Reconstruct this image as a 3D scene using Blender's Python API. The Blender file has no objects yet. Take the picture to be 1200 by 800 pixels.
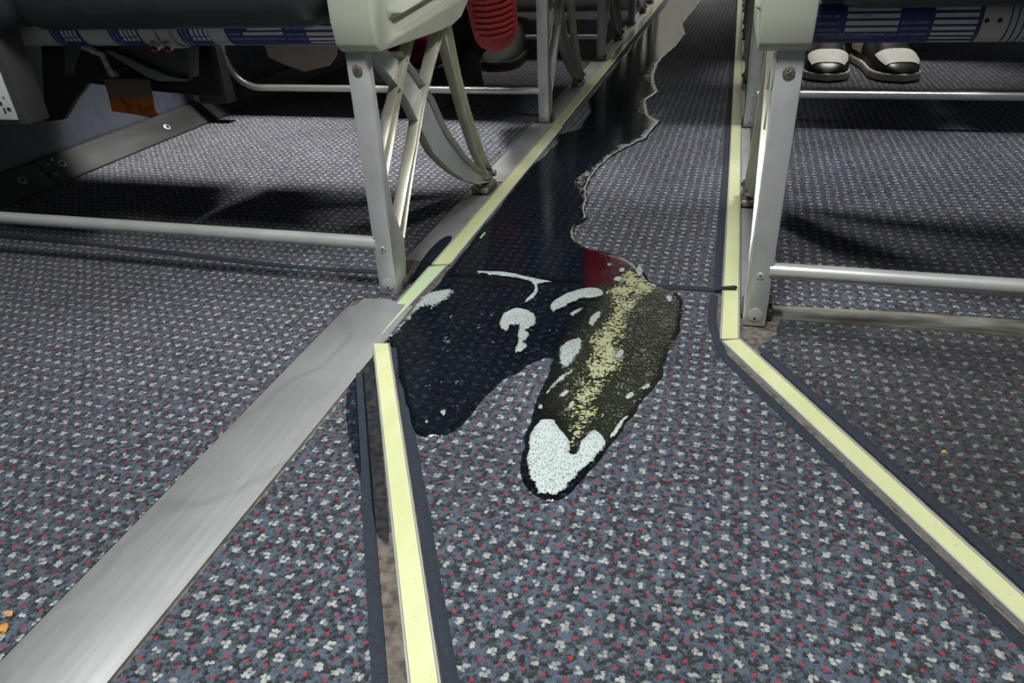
import bpy, bmesh, math, random
import numpy as np
from mathutils import Vector, Matrix
random.seed(7)
SC = bpy.context.scene
COL = SC.collection

# ---------------------------------------------------------------- camera
CAM_R = ((0.96446, -0.09567, 0.24629), (0.26068, 0.49671, -0.82785), (-0.04313, 0.86263, 0.50400))
cam_d = bpy.data.cameras.new('camera'); cam = bpy.data.objects.new('camera', cam_d); COL.objects.link(cam)
M = Matrix(CAM_R).to_4x4(); M.translation = Vector((0, 0, 0.44)); cam.matrix_world = M
cam_d.sensor_width = 36.0; cam_d.lens = 860.0 / 1200.0 * 36.0; cam_d.clip_start = 0.02
SC.camera = cam

# ---------------------------------------------------------------- light
W = bpy.data.worlds.new('cabin_ambience'); SC.world = W; W.use_nodes = True
W.node_tree.nodes['Background'].inputs[0].default_value = (0.86, 0.95, 1.0, 1)
W.node_tree.nodes['Background'].inputs[1].default_value = 0.085
SC.view_settings.view_transform = 'Standard'; SC.view_settings.look = 'None'
SC.view_settings.exposure = 0.05; SC.view_settings.gamma = 1.0; SC.view_settings.use_curve_mapping = False

def area(name, loc, aim, sx, sy, power, col=(1, 1, 1), spread=180):
    d = bpy.data.lights.new(name, 'AREA'); d.shape = 'RECTANGLE'; d.size = sx; d.size_y = sy
    d.energy = power; d.color = col; d.spread = math.radians(spread)
    o = bpy.data.objects.new(name, d); COL.objects.link(o); o.location = loc
    o.rotation_euler = (Vector(aim) - Vector(loc)).to_track_quat('-Z', 'Y').to_euler(); return o
def spot(name, loc, aim, angle, blend, power, col=(1, 1, 1), rad=.04):
    d = bpy.data.lights.new(name, 'SPOT'); d.spot_size = math.radians(angle); d.spot_blend = blend
    d.energy = power; d.color = col; d.shadow_soft_size = rad
    o = bpy.data.objects.new(name, d); COL.objects.link(o); o.location = loc
    o.rotation_euler = (Vector(aim) - Vector(loc)).to_track_quat('-Z', 'Y').to_euler(); return o
#LIGHTS
area('ceiling_light', (-.2, .02, 1.8), (-.2, .30, 0), .5, .5, 15.5, (.95, .99, 1.0), 95)
spot('unseen_spot', (-.84, 1.64, 1.45), (-.90, 1.46, 0), 40, .3, 230, (1, .98, .95), .10)
spot('unseen_spot', (.55, 1.02, 1.30), (-.36, 1.06, 0), 40, .3, 46, (.97, .99, 1), .10)
spot('unseen_spot', (.50, 1.64, 1.45), (.38, 1.42, 0), 50, .3, 80, (.93, .98, 1), .10)
spot('unseen_spot', (-.85, 1.06, .88), (.30, 1.10, 0), 42, .35, 60, (.93, .98, 1), .10)  # added spot, low over the left seat, brightens the floor under the right seat
spot('unseen_spot', (.40, 2.50, 1.45), (.40, 2.32, 0), 34, .4, 75, (1, .98, .93), .12)  # added spot to brighten the white shoes
spot('unseen_spot', (-.66, 2.50, 1.45), (-.68, 2.32, 0), 34, .4, 40, (1, .98, .93), .12)  # added spot to brighten the red-soled shoes
area('added_wall_light', (-.1, 5.2, 2.2), (-.1, 6.1, 1.2), 1.0, .3, 90, (1, .98, .92))  # added lamp that lights the far wall for the spill's reflection

# ---------------------------------------------------------------- materials
def nmat(name):
    m = bpy.data.materials.new(name); m.use_nodes = True; nt = m.node_tree
    return m, nt, nt.nodes['Principled BSDF']
def N(nt, t, **kw):
    n = nt.nodes.new(t)
    for k, v in kw.items(): setattr(n, k, v)
    return n
def math_n(nt, op, a, b=None, c=None):
    n = nt.nodes.new('ShaderNodeMath'); n.operation = op
    for i, v in enumerate((a, b, c)):
        if v is None: continue
        if hasattr(v, 'is_linked') or hasattr(v, 'links'): nt.links.new(v, n.inputs[i])
        else: n.inputs[i].default_value = v
    return n.outputs[0]
def mixc(nt, f, a, b):
    n = nt.nodes.new('ShaderNodeMix'); n.data_type = 'RGBA'
    for i, v in ((0, f), (6, a), (7, b)):
        if hasattr(v, 'links'): nt.links.new(v, n.inputs[i])
        else: n.inputs[i].default_value = v if i == 0 else (*v, 1)
    return n.outputs[2]
def ramp(nt, x, lo, hi):
    n = nt.nodes.new('ShaderNodeMapRange'); n.clamp = True
    nt.links.new(x, n.inputs[0]); n.inputs[1].default_value = lo; n.inputs[2].default_value = hi
    return n.outputs[0]
def objco(nt): return N(nt, 'ShaderNodeTexCoord').outputs['Object']
def noise(nt, co, scale, detail=3, rough=.55):
    n = N(nt, 'ShaderNodeTexNoise'); n.inputs['Scale'].default_value = scale; n.inputs['Detail'].default_value = detail
    n.inputs['Roughness'].default_value = rough; nt.links.new(co, n.inputs['Vector']); return n.outputs['Fac']
def bump(nt, b, h, s, d):
    n = N(nt, 'ShaderNodeBump'); n.inputs['Strength'].default_value = s; n.inputs['Distance'].default_value = d
    nt.links.new(h, n.inputs['Height']); nt.links.new(n.outputs[0], b.inputs['Normal']); return n.outputs[0]
def simple(name, c1, c2=None, rough=.5, metal=0., nscale=40, bs=0., bd=.001, bscale=None, r2=None, stretch=None):
    m, nt, b = nmat(name); co = objco(nt)
    if stretch:
        mp = N(nt, 'ShaderNodeMapping'); mp.inputs['Scale'].default_value = stretch; nt.links.new(co, mp.inputs[0]); co = mp.outputs[0]
    f = noise(nt, co, nscale, 4)
    nt.links.new(mixc(nt, ramp(nt, f, .35, .65), c1, c2 or tuple(x * .8 for x in c1)), b.inputs['Base Color'])
    b.inputs['Metallic'].default_value = metal; b.inputs['Roughness'].default_value = rough
    if r2 is not None:
        n = nt.nodes.new('ShaderNodeMapRange'); nt.links.new(f, n.inputs[0]); n.inputs[1].default_value = .3; n.inputs[2].default_value = .7
        n.inputs[3].default_value = rough; n.inputs[4].default_value = r2; nt.links.new(n.outputs[0], b.inputs['Roughness'])
    if bs: bump(nt, b, noise(nt, co, bscale or nscale * 3, 4), bs, bd)
    return m

def carpet_mat(name, rot=0., grime_shade=0., dx=0., dy=0.):
    A_, B_ = .0150, .0164
    m, nt, b = nmat(name); L = nt.links
    mp = N(nt, 'ShaderNodeMapping'); mp.inputs['Rotation'].default_value = (0, 0, rot); mp.inputs['Location'].default_value = (dx, dy, 0)
    L.new(objco(nt), mp.inputs[0]); co = mp.outputs[0]
    # slow wander of the woven rows
    wn = N(nt, 'ShaderNodeTexNoise'); wn.inputs['Scale'].default_value = 16; L.new(co, wn.inputs['Vector'])
    wv = N(nt, 'ShaderNodeVectorMath', operation='MULTIPLY_ADD'); L.new(wn.outputs['Color'], wv.inputs[0])
    wv.inputs[1].default_value = (.004, .004, 0); L.new(co, wv.inputs[2]); co = wv.outputs[0]
    vo = N(nt, 'ShaderNodeTexVoronoi', voronoi_dimensions='2D'); vo.inputs['Scale'].default_value = 1 / .0034; vo.inputs['Randomness'].default_value = .62
    fz = N(nt, 'ShaderNodeTexNoise'); fz.inputs['Scale'].default_value = 520; fz.inputs['Detail'].default_value = 3; L.new(co, fz.inputs['Vector'])
    fv = N(nt, 'ShaderNodeVectorMath', operation='MULTIPLY_ADD'); L.new(fz.outputs['Color'], fv.inputs[0]); fv.inputs[1].default_value = (.0050, .0034, 0); L.new(co, fv.inputs[2])
    L.new(fv.outputs[0], vo.inputs['Vector'])
    def lattice(p, off):
        d = N(nt, 'ShaderNodeVectorMath', operation='DIVIDE'); L.new(p, d.inputs[0]); d.inputs[1].default_value = (A_, B_, 1)
        a = N(nt, 'ShaderNodeVectorMath', operation='ADD'); L.new(d.outputs[0], a.inputs[0]); a.inputs[1].default_value = (off, off, 0)
        f = N(nt, 'ShaderNodeVectorMath', operation='FRACTION'); L.new(a.outputs[0], f.inputs[0])
        s = N(nt, 'ShaderNodeVectorMath', operation='SUBTRACT'); L.new(f.outputs[0], s.inputs[0]); s.inputs[1].default_value = (.5, .5, 0)
        k = N(nt, 'ShaderNodeVectorMath', operation='MULTIPLY'); L.new(s.outputs[0], k.inputs[0]); k.inputs[1].default_value = (A_, B_, 0)
        ln = N(nt, 'ShaderNodeVectorMath', operation='LENGTH'); L.new(k.outputs[0], ln.inputs[0])
        return ln.outputs['Value'], s.outputs[0]
    fine = N(nt, 'ShaderNodeTexNoise'); fine.inputs['Scale'].default_value = 260; fine.inputs['Detail'].default_value = 2; L.new(co, fine.inputs['Vector'])
    jv = N(nt, 'ShaderNodeVectorMath', operation='MULTIPLY_ADD'); L.new(fine.outputs['Color'], jv.inputs[0]); jv.inputs[1].default_value = (.0028, .0028, 0); L.new(co, jv.inputs[2])
    dr, _ = lattice(jv.outputs[0], 0.0)
    dw, cv = lattice(vo.outputs['Position'], 0.5)
    red = ramp(nt, dr, .0018, .0012)
    whi = math_n(nt, 'MULTIPLY', ramp(nt, dw, .0036, .0031), ramp(nt, vo.outputs['Distance'], .62, .40))
    sep = N(nt, 'ShaderNodeSeparateColor'); L.new(vo.outputs['Color'], sep.inputs[0])
    am = N(nt, 'ShaderNodeMapping'); am.inputs['Scale'].default_value = (.75, 1.15, 1); L.new(co, am.inputs[0])
    fuzz = noise(nt, am.outputs[0], 820, 4, .75)
    fuzz2 = noise(nt, co, 260, 3, .6)
    blue = ramp(nt, math_n(nt, 'ADD', math_n(nt, 'MULTIPLY', sep.outputs[0], .30), math_n(nt, 'ADD', fuzz, math_n(nt, 'MULTIPLY', fuzz2, .5))), .78, 1.04)
    base = mixc(nt, blue, (.017, .0165, .017), (.104, .130, .170))
    wcol = mixc(nt, ramp(nt, math_n(nt, 'ADD', math_n(nt, 'MULTIPLY', sep.outputs[1], .5), fuzz), .4, 1.0), (.26, .265, .25), (.50, .50, .46))
    c = mixc(nt, whi, base, wcol)
    c = mixc(nt, red, c, (.38, .028, .046))
    big = noise(nt, co, 5, 3)
    g_ = N(nt, 'ShaderNodeMix', data_type='RGBA', blend_type='MULTIPLY'); L.new(math_n(nt, 'ADD', math_n(nt, 'MULTIPLY', ramp(nt, big, .4, .7), .35), grime_shade), g_.inputs[0])
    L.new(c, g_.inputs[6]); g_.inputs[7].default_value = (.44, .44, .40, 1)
    L.new(g_.outputs[2], b.inputs['Base Color'])
    b.inputs['Roughness'].default_value = .95; b.inputs['Specular IOR Level'].default_value = .15
    b.inputs['Sheen Weight'].default_value = .08; b.inputs['Sheen Roughness'].default_value = .5
    h = math_n(nt, 'SUBTRACT', 1.0, math_n(nt, 'MULTIPLY', vo.outputs['Distance'], 1.0))
    h = math_n(nt, 'ADD', h, math_n(nt, 'MULTIPLY', math_n(nt, 'MAXIMUM', red, whi), .35))
    h = math_n(nt, 'ADD', h, math_n(nt, 'MULTIPLY', fuzz, 1.2))
    bump(nt, b, h, 1.0, .0012)
    return m
M_CARPET = carpet_mat('loop_carpet', math.radians(1.2))
M_CARPET_L = carpet_mat('loop_carpet_worn', math.radians(0.6), 0., .004, .006)
M_CARPET_R = carpet_mat('loop_carpet_soil_shade', math.radians(-1.0), .85, .002, .003)  # darkening covers both soil and the shade over this piece
M_BIND = simple('navy_binding', (.012, .016, .025), (.022, .027, .038), .9, 0, 300, .6, .001, 900)
M_SUB = simple('gritty_subfloor', (.16, .13, .10), (.05, .045, .04), .9, 0, 120, .8, .002, 400)
M_GROOVE = simple('worn_joint_metal', (.10, .10, .085), (.30, .28, .23), .6, .3, 60, .4, .001, 200, stretch=(.3, 1, 1))
M_ALU = simple('satin_aluminium', (.50, .505, .495), (.43, .435, .425), .40, .4, 30, .05, .0005, 300)
M_ALU_Y = simple('yellowish_aluminium', (.66, .65, .53), (.54, .52, .40), .38, .3, 25, .08, .0006, 120)  # yellower metal tone for struts and rear leg
M_TUBE = simple('polished_tube', (.78, .77, .73), (.68, .67, .63), .3, .6, 20)
M_DARKMET = simple('dark_steel', (.12, .12, .12), (.06, .055, .05), .45, .6, 50)
M_FIT = simple('grimy_fitting', (.36, .34, .28), (.10, .08, .06), .45, .7, 90, .3, .001, 200)
M_BRONZE = simple('bronze_screw', (.33, .27, .19), (.22, .18, .13), .45, .7, 200)
M_CREAM = simple('cream_plastic', (.44, .45, .36), (.40, .405, .32), .42, 0, 10, .05, .0005, 300)
M_LEATHER = simple('charcoal_leather', (.018, .022, .026), (.026, .030, .034), .42, 0, 14, .5, .003, 45)
M_BLACK = simple('black_plastic', (.008, .008, .008), (.012, .012, .012), .55, 0, 40)
M_GREYPL = simple('dark_grey_plastic', (.055, .055, .052), (.045, .045, .042), .5, 0, 30)
M_GREYLIP = simple('mid_grey_plastic', (.20, .20, .20), (.16, .16, .16), .5, 0, 30)
M_BEAM = simple('painted_beam', (.50, .50, .47), (.44, .44, .41), .4, .3, 12)
M_BLUE = simple('placard_blue', (.020, .032, .17), (.018, .028, .15), .45, 0, 30)
M_WHITE = simple('placard_white', (.58, .58, .55), (.50, .50, .48), .5, 0, 30)
M_PALEBLUE = simple('print_pale', (.40, .43, .60), (.36, .40, .56), .5, 0, 30)
M_INK = simple('print_ink', (.03, .03, .04), None, .6)
M_REDCAP = simple('red_bolt_cap', (.28, .02, .025), None, .5)
M_PANEL = simple('navy_dado_panel', (.066, .075, .096), (.086, .096, .120), .5, 0, 40, .5, .0015, 130, stretch=(1, 1, .35))
M_RAIL = simple('black_kick_rail', (.035, .037, .036), (.055, .058, .056), .35, .4, 14, r2=.5, stretch=(1, .3, 1))
M_ADDED_WALL = simple('grey_added_wall', (.42, .42, .38), (.36, .36, .33), .6, 0, 2)
M_BEIGE = simple('beige_card', (.74, .60, .50), (.64, .51, .42), .8, 0, 25)
M_CRUMB = simple('orange_crumb', (.55, .25, .05), None, .7)

def strip_mat(name, c1, c2):
    m, nt, b = nmat(name); co = objco(nt)
    mp = N(nt, 'ShaderNodeMapping'); mp.inputs['Scale'].default_value = (1, .25, 1); nt.links.new(co, mp.inputs[0])
    f = noise(nt, mp.outputs[0], 60, 4)
    c = mixc(nt, ramp(nt, f, .3, .7), c1, c2)
    sp = ramp(nt, noise(nt, co, 170, 3), .70, .76)
    nt.links.new(mixc(nt, sp, c, tuple(x * .45 for x in c1)), b.inputs['Base Color'])
    b.inputs['Roughness'].default_value = .28; b.inputs['Coat Weight'].default_value = .3
    return m
M_GLOW = strip_mat('photoluminescent_yellow', (.585, .59, .34), (.54, .545, .27))
M_GLOWWET = strip_mat('photoluminescent_green', (.42, .56, .34), (.51, .57, .32))

def brushed():
    m, nt, b = nmat('scuffed_plate'); co = objco(nt)
    mp = N(nt, 'ShaderNodeMapping'); mp.inputs['Scale'].default_value = (1, .04, 1); nt.links.new(co, mp.inputs[0])
    f = noise(nt, mp.outputs[0], 220, 5, .7); g2 = noise(nt, co, 9, 4)
    wv = N(nt, 'ShaderNodeTexWave'); wv.inputs['Scale'].default_value = 2.2; wv.inputs['Distortion'].default_value = 16; wv.inputs['Detail'].default_value = 4
    nt.links.new(co, wv.inputs['Vector'])
    c = mixc(nt, ramp(nt, g2, .3, .7), (.56, .56, .54), (.43, .43, .42))
    c = mixc(nt, math_n(nt, 'MULTIPLY', ramp(nt, wv.outputs['Fac'], .93, 1.0), .35), c, (.34, .33, .31))
    nt.links.new(c, b.inputs['Base Color']); b.inputs['Metallic'].default_value = .7
    n = nt.nodes.new('ShaderNodeMapRange'); nt.links.new(f, n.inputs[0]); n.inputs[3].default_value = .32; n.inputs[4].default_value = .55
    nt.links.new(n.outputs[0], b.inputs['Roughness']); bump(nt, b, f, .12, .0005); return m
M_PLATE = brushed()

def liquid_mat(name, wet=False):
    m, nt, b = nmat(name); nt.nodes.remove(b); L = nt.links; out = nt.nodes['Material Output']
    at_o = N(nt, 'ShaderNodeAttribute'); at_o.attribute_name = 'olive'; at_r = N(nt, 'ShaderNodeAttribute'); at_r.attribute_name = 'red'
    co = objco(nt)
    mp = N(nt, 'ShaderNodeMapping'); mp.inputs['Scale'].default_value = (1, 1.6, 1); L.new(co, mp.inputs[0])
    vo = N(nt, 'ShaderNodeTexVoronoi'); vo.inputs['Scale'].default_value = 270; L.new(co, vo.inputs['Vector'])
    sxyz = N(nt, 'ShaderNodeSeparateXYZ'); L.new(co, sxyz.inputs[0])
    f1 = noise(nt, mp.outputs[0], 150, 3); f2 = noise(nt, co, 22, 3)
    h = math_n(nt, 'ADD', math_n(nt, 'MULTIPLY', f1, .7), math_n(nt, 'MULTIPLY', vo.outputs['Distance'], .25))
    bp = N(nt, 'ShaderNodeBump'); bp.inputs['Distance'].default_value = .0022
    L.new(math_n(nt, 'ADD', math_n(nt, 'MULTIPLY', ramp(nt, f2, .25, .7), math_n(nt, 'ADD', .12, math_n(nt, 'MULTIPLY', ramp(nt, sxyz.outputs[1], .94, .84), .5)) if not wet else 1.0), math_n(nt, 'MULTIPLY', at_o.outputs['Fac'], .5)), bp.inputs['Strength']); L.new(h, bp.inputs['Height'])
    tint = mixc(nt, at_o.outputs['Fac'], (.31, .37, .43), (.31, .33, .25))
    tint = mixc(nt, at_r.outputs['Fac'], tint, (.42, .05, .08))  # reflected red painted into the liquid tint
    if wet: tint = mixc(nt, 0.0, (.55, .60, .68), (.5, .5, .5))
    tr = N(nt, 'ShaderNodeBsdfTransparent'); L.new(tint, tr.inputs[0])
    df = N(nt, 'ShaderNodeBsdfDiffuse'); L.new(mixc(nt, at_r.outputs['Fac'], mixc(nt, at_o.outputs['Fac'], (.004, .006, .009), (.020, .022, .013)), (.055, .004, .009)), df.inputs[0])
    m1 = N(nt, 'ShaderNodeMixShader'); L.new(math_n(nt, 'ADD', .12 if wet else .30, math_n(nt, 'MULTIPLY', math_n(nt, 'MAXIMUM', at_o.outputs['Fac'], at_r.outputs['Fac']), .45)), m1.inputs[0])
    L.new(tr.outputs[0], m1.inputs[1]); L.new(df.outputs[0], m1.inputs[2])
    gl = N(nt, 'ShaderNodeBsdfGlossy'); gl.inputs['Roughness'].default_value = .10; L.new(bp.outputs[0], gl.inputs['Normal'])
    fr = N(nt, 'ShaderNodeFresnel'); fr.inputs['IOR'].default_value = 1.36; L.new(bp.outputs[0], fr.inputs['Normal'])
    m2 = N(nt, 'ShaderNodeMixShader'); L.new(fr.outputs[0], m2.inputs[0]); L.new(m1.outputs[0], m2.inputs[1]); L.new(gl.outputs[0], m2.inputs[2])
    L.new(m2.outputs[0], out.inputs['Surface']); return m
M_LIQ = liquid_mat('dark_spilled_liquid'); M_WET = liquid_mat('soaked_sheen', True)

def foam_mat(name, k, lo, hi, c1, c2):
    m, nt, b = nmat(name); co = objco(nt); L = nt.links
    vo = N(nt, 'ShaderNodeTexVoronoi'); vo.inputs['Scale'].default_value = 640; L.new(co, vo.inputs['Vector'])
    v2 = N(nt, 'ShaderNodeTexVoronoi'); v2.inputs['Scale'].default_value = 480; L.new(co, v2.inputs['Vector'])
    big = noise(nt, co, 55, 3)
    sp = N(nt, 'ShaderNodeSeparateColor'); L.new(v2.outputs['Color'], sp.inputs[0])
    hole = math_n(nt, 'MULTIPLY', ramp(nt, v2.outputs['Distance'], .36, .20), ramp(nt, math_n(nt, 'ADD', sp.outputs[0], math_n(nt, 'MULTIPLY', big, 1.5)), 1.05, 1.2))
    c = mixc(nt, ramp(nt, vo.outputs['Distance'], .2, .75), c1, c2)
    c = mixc(nt, math_n(nt, 'MULTIPLY', hole, .8), c, (.11, .11, .10))
    at = N(nt, 'ShaderNodeAttribute'); at.attribute_name = 'edge'
    rag = math_n(nt, 'ADD', math_n(nt, 'MULTIPLY', noise(nt, co, 300, 4, .75), 1.9), math_n(nt, 'MULTIPLY', noise(nt, co, 90, 3), .9))
    al = ramp(nt, math_n(nt, 'ADD', math_n(nt, 'MULTIPLY', at.outputs['Fac'], k), rag), lo, hi)
    L.new(math_n(nt, 'MULTIPLY', al, math_n(nt, 'SUBTRACT', 1.0, math_n(nt, 'MULTIPLY', hole, .75))), b.inputs['Alpha'])
    L.new(c, b.inputs['Base Color']); b.inputs['Roughness'].default_value = .5
    bump(nt, b, math_n(nt, 'SUBTRACT', math_n(nt, 'MULTIPLY', vo.outputs['Distance'], -1.0), hole), .6, .0008); return m
M_FOAM = foam_mat('white_froth', 1.6, 1.72, 1.95, (.58, .63, .60), (.36, .40, .38))
M_FOAM_THIN = foam_mat('thin_grey_froth', 1.15, 1.72, 2.1, (.40, .43, .41), (.29, .315, .30))
def lace_mat(name, col, thr, sc=120, dist=1.4, det=2):
    m, nt, b = nmat(name); co = objco(nt); L = nt.links
    n1 = N(nt, 'ShaderNodeTexNoise'); n1.inputs['Scale'].default_value = sc; n1.inputs['Detail'].default_value = det; n1.inputs['Distortion'].default_value = dist; L.new(co, n1.inputs['Vector'])
    n2 = noise(nt, co, 30, 2)
    e = N(nt, 'ShaderNodeAttribute'); e.attribute_name = 'edge'
    v = math_n(nt, 'ADD', n1.outputs['Fac'], math_n(nt, 'MULTIPLY', math_n(nt, 'SUBTRACT', n2, .5), .5))
    v = math_n(nt, 'ADD', v, math_n(nt, 'MULTIPLY', math_n(nt, 'SUBTRACT', e.outputs['Fac'], 1.0), .16))
    L.new(ramp(nt, v, thr, thr + .025), b.inputs['Alpha'])
    L.new(mixc(nt, n2, col, tuple(x * .75 for x in col)), b.inputs['Base Color']); b.inputs['Roughness'].default_value = .35
    bump(nt, b, v, .4, .001); return m
M_YELLOW_REFLECTION = lace_mat('yellow_reflection', (.40, .40, .22), .455, 150, 2.2)
M_BUBBLE = lace_mat('grey_bubble_lace', (.14, .15, .105), .715, 130, 3.0, 0)
M_SPECK = lace_mat('grey_glint_specks', (.17, .185, .20), .745, 240, 1.0, 1)
M_FROTH_GLINT = lace_mat('pale_froth_glints', (.40, .39, .32), .56, 150, 2.2)

# ---------------------------------------------------------------- helpers
def tag(o, label=None, cat=None, group=None, kind=None):
    for k, v in (('label', label), ('category', cat), ('group', group), ('kind', kind)):
        if v: o[k] = v
    return o
def empty(name, loc=(0, 0, 0)):
    o = bpy.data.objects.new(name, None); COL.objects.link(o); o.location = loc; o.empty_display_size = .05; return o
def obj(name, bm, mat, parent=None, smooth=False, auto=True):
    me = bpy.data.meshes.new(name)
    if isinstance(bm, bmesh.types.BMesh):
        bmesh.ops.recalc_face_normals(bm, faces=bm.faces); bm.to_mesh(me); bm.free()
    else: me.from_pydata(*bm)
    me.materials.append(mat)
    if smooth:
        for p in me.polygons: p.use_smooth = True
        if auto: me.set_sharp_from_angle(angle=math.radians(28))
    o = bpy.data.objects.new(name, me); COL.objects.link(o)
    if parent: o.parent = parent; o.matrix_parent_inverse = Matrix.Translation(-Vector(parent.location))
    return o
def box(x0, x1, y0, y1, z0, z1, bev=0., seg=2, bm=None):
    bm2 = bmesh.new(); r = bmesh.ops.create_cube(bm2, size=1)
    for v in bm2.verts: v.co = Vector(((x0 + x1) / 2 + v.co.x * (x1 - x0), (y0 + y1) / 2 + v.co.y * (y1 - y0), (z0 + z1) / 2 + v.co.z * (z1 - z0)))
    if bev: bmesh.ops.bevel(bm2, geom=bm2.edges[:], offset=bev, segments=seg, affect='EDGES', profile=.5)
    if bm is not None:
        me = bpy.data.meshes.new('tmp'); bm2.to_mesh(me); bm2.free(); bm.from_mesh(me); bpy.data.meshes.remove(me); return bm
    return bm2
def prism(pts, axis, a, b, bev=0., inset=None, seg=2, inset_side=0):
    """polygon pts in the plane across axis ('x' -> (y,z), 'y' -> (x,z), 'z' -> (x,y)), from a to b along it"""
    bm = bmesh.new()
    def P(p, t): return {'x': (t, p[0], p[1]), 'y': (p[0], t, p[1]), 'z': (p[0], p[1], t)}[axis]
    v0 = [bm.verts.new(P(p, a)) for p in pts]; v1 = [bm.verts.new(P(p, b)) for p in pts]
    f0 = bm.faces.new(v0); f1 = bm.faces.new(v1[::-1]); n = len(pts)
    for i in range(n): bm.faces.new((v0[i], v1[i], v1[(i + 1) % n], v0[(i + 1) % n]))
    bmesh.ops.recalc_face_normals(bm, faces=bm.faces)
    if inset:
        f = f0 if inset_side == 0 else f1
        r = bmesh.ops.inset_individual(bm, faces=[f], thickness=inset[0], depth=0, use_even_offset=True)
        d = Vector(P((0, 0), 1)).normalized() * (1 if b > a else -1) * (1 if inset_side == 0 else -1)
        for v in f.verts: v.co += d * inset[1]
    if bev:
        bmesh.ops.bevel(bm, geom=[e for e in bm.edges if len(e.link_faces) == 2 and e.calc_face_angle(0) > .5], offset=bev, segments=seg, affect='EDGES', profile=.5)
    return bm
def tube(pts, r, seg=14, caps=True, bm=None):
    bm = bm or bmesh.new(); P = [Vector(p) for p in pts]; rings = []
    up = Vector((0, 0, 1))
    for i, p in enumerate(P):
        t = (P[min(i + 1, len(P) - 1)] - P[max(i - 1, 0)]).normalized()
        a = t.cross(up); a = a.normalized() if a.length > 1e-4 else Vector((1, 0, 0))
        if rings and a.dot(last) < 0: a = -a
        last = a; b2 = t.cross(a).normalized(); rr = r[i] if isinstance(r, (list, tuple)) else r
        rings.append([bm.verts.new(p + (a * math.cos(2 * math.pi * k / seg) + b2 * math.sin(2 * math.pi * k / seg)) * rr) for k in range(seg)])
    for i in range(len(rings) - 1):
        for k in range(seg): bm.faces.new((rings[i][k], rings[i][(k + 1) % seg], rings[i + 1][(k + 1) % seg], rings[i + 1][k]))
    if caps: bm.faces.new(rings[0]); bm.faces.new(rings[-1][::-1])
    return bm
def strip_along(pts, w, h, close=False):
    """half-round edging along a floor polyline"""
    bm = bmesh.new(); P = [Vector((p[0], p[1], 0)) for p in pts]; n = len(P); rows = []
    for i in range(n):
        t = (P[min(i + 1, n - 1)] - P[max(i - 1, 0)]).normalized(); nrm = Vector((-t.y, t.x, 0))
        rows.append([bm.verts.new(P[i] + nrm * (w / 2 * c) + Vector((0, 0, z))) for c, z in ((-1, -.0014), (-.95, h * .3), (-.5, h * .85), (0, h), (.5, h * .85), (.95, h * .3), (1, -.0014))])
    for i in range(n - 1):
        for k in range(6): bm.faces.new((rows[i][k], rows[i][k + 1], rows[i + 1][k + 1], rows[i + 1][k]))
    return bm
def densify(pts, step, closed=True):
    out = []; n = len(pts)
    for i in range(n if closed else n - 1):
        a = Vector(pts[i]); b = Vector(pts[(i + 1) % n]); k = max(1, int((b - a).length / step))
        for j in range(k): out.append(tuple(a + (b - a) * (j / k)))
    if not closed: out.append(tuple(pts[-1]))
    return out
def smooth_poly(pts, it=2):
    for _ in range(it):
        q = []
        for i in range(len(pts)):
            a = pts[i]; b = pts[(i + 1) % len(pts)]
            q += [(a[0] * .75 + b[0] * .25, a[1] * .75 + b[1] * .25), (a[0] * .25 + b[0] * .75, a[1] * .25 + b[1] * .75)]
        pts = q
    return pts
def ragged(pts, step, amp, seed):
    rr = random.Random(seed); p = densify(pts, step); out = []; v = 0
    for q in p:
        v = v * .6 + rr.uniform(-1, 1) * amp; w = rr.uniform(-1, 1) * amp
        out.append((q[0] + v, q[1] + w * 1.3))
    return smooth_poly(out, 1)
def sdf(poly, X, Y):
    p = np.array(poly); q = np.roll(p, -1, 0); d2 = np.full(X.shape, 1e9); ins = np.zeros(X.shape, bool); nx = X.copy(); ny = Y.copy()
    for (ax, ay), (bx, by) in zip(p, q):
        ex, ey = bx - ax, by - ay; l = ex * ex + ey * ey + 1e-14
        t = np.clip(((X - ax) * ex + (Y - ay) * ey) / l, 0, 1); cx = ax + t * ex; cy = ay + t * ey
        dd = (X - cx) ** 2 + (Y - cy) ** 2; m_ = dd < d2; d2 = np.where(m_, dd, d2); nx = np.where(m_, cx, nx); ny = np.where(m_, cy, ny)
        if ay != by: ins ^= ((ay > Y) != (by > Y)) & (X < (bx - ax) * (Y - ay) / (by - ay) + ax)
    return np.where(ins, 1, -1) * np.sqrt(d2), nx, ny
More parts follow.
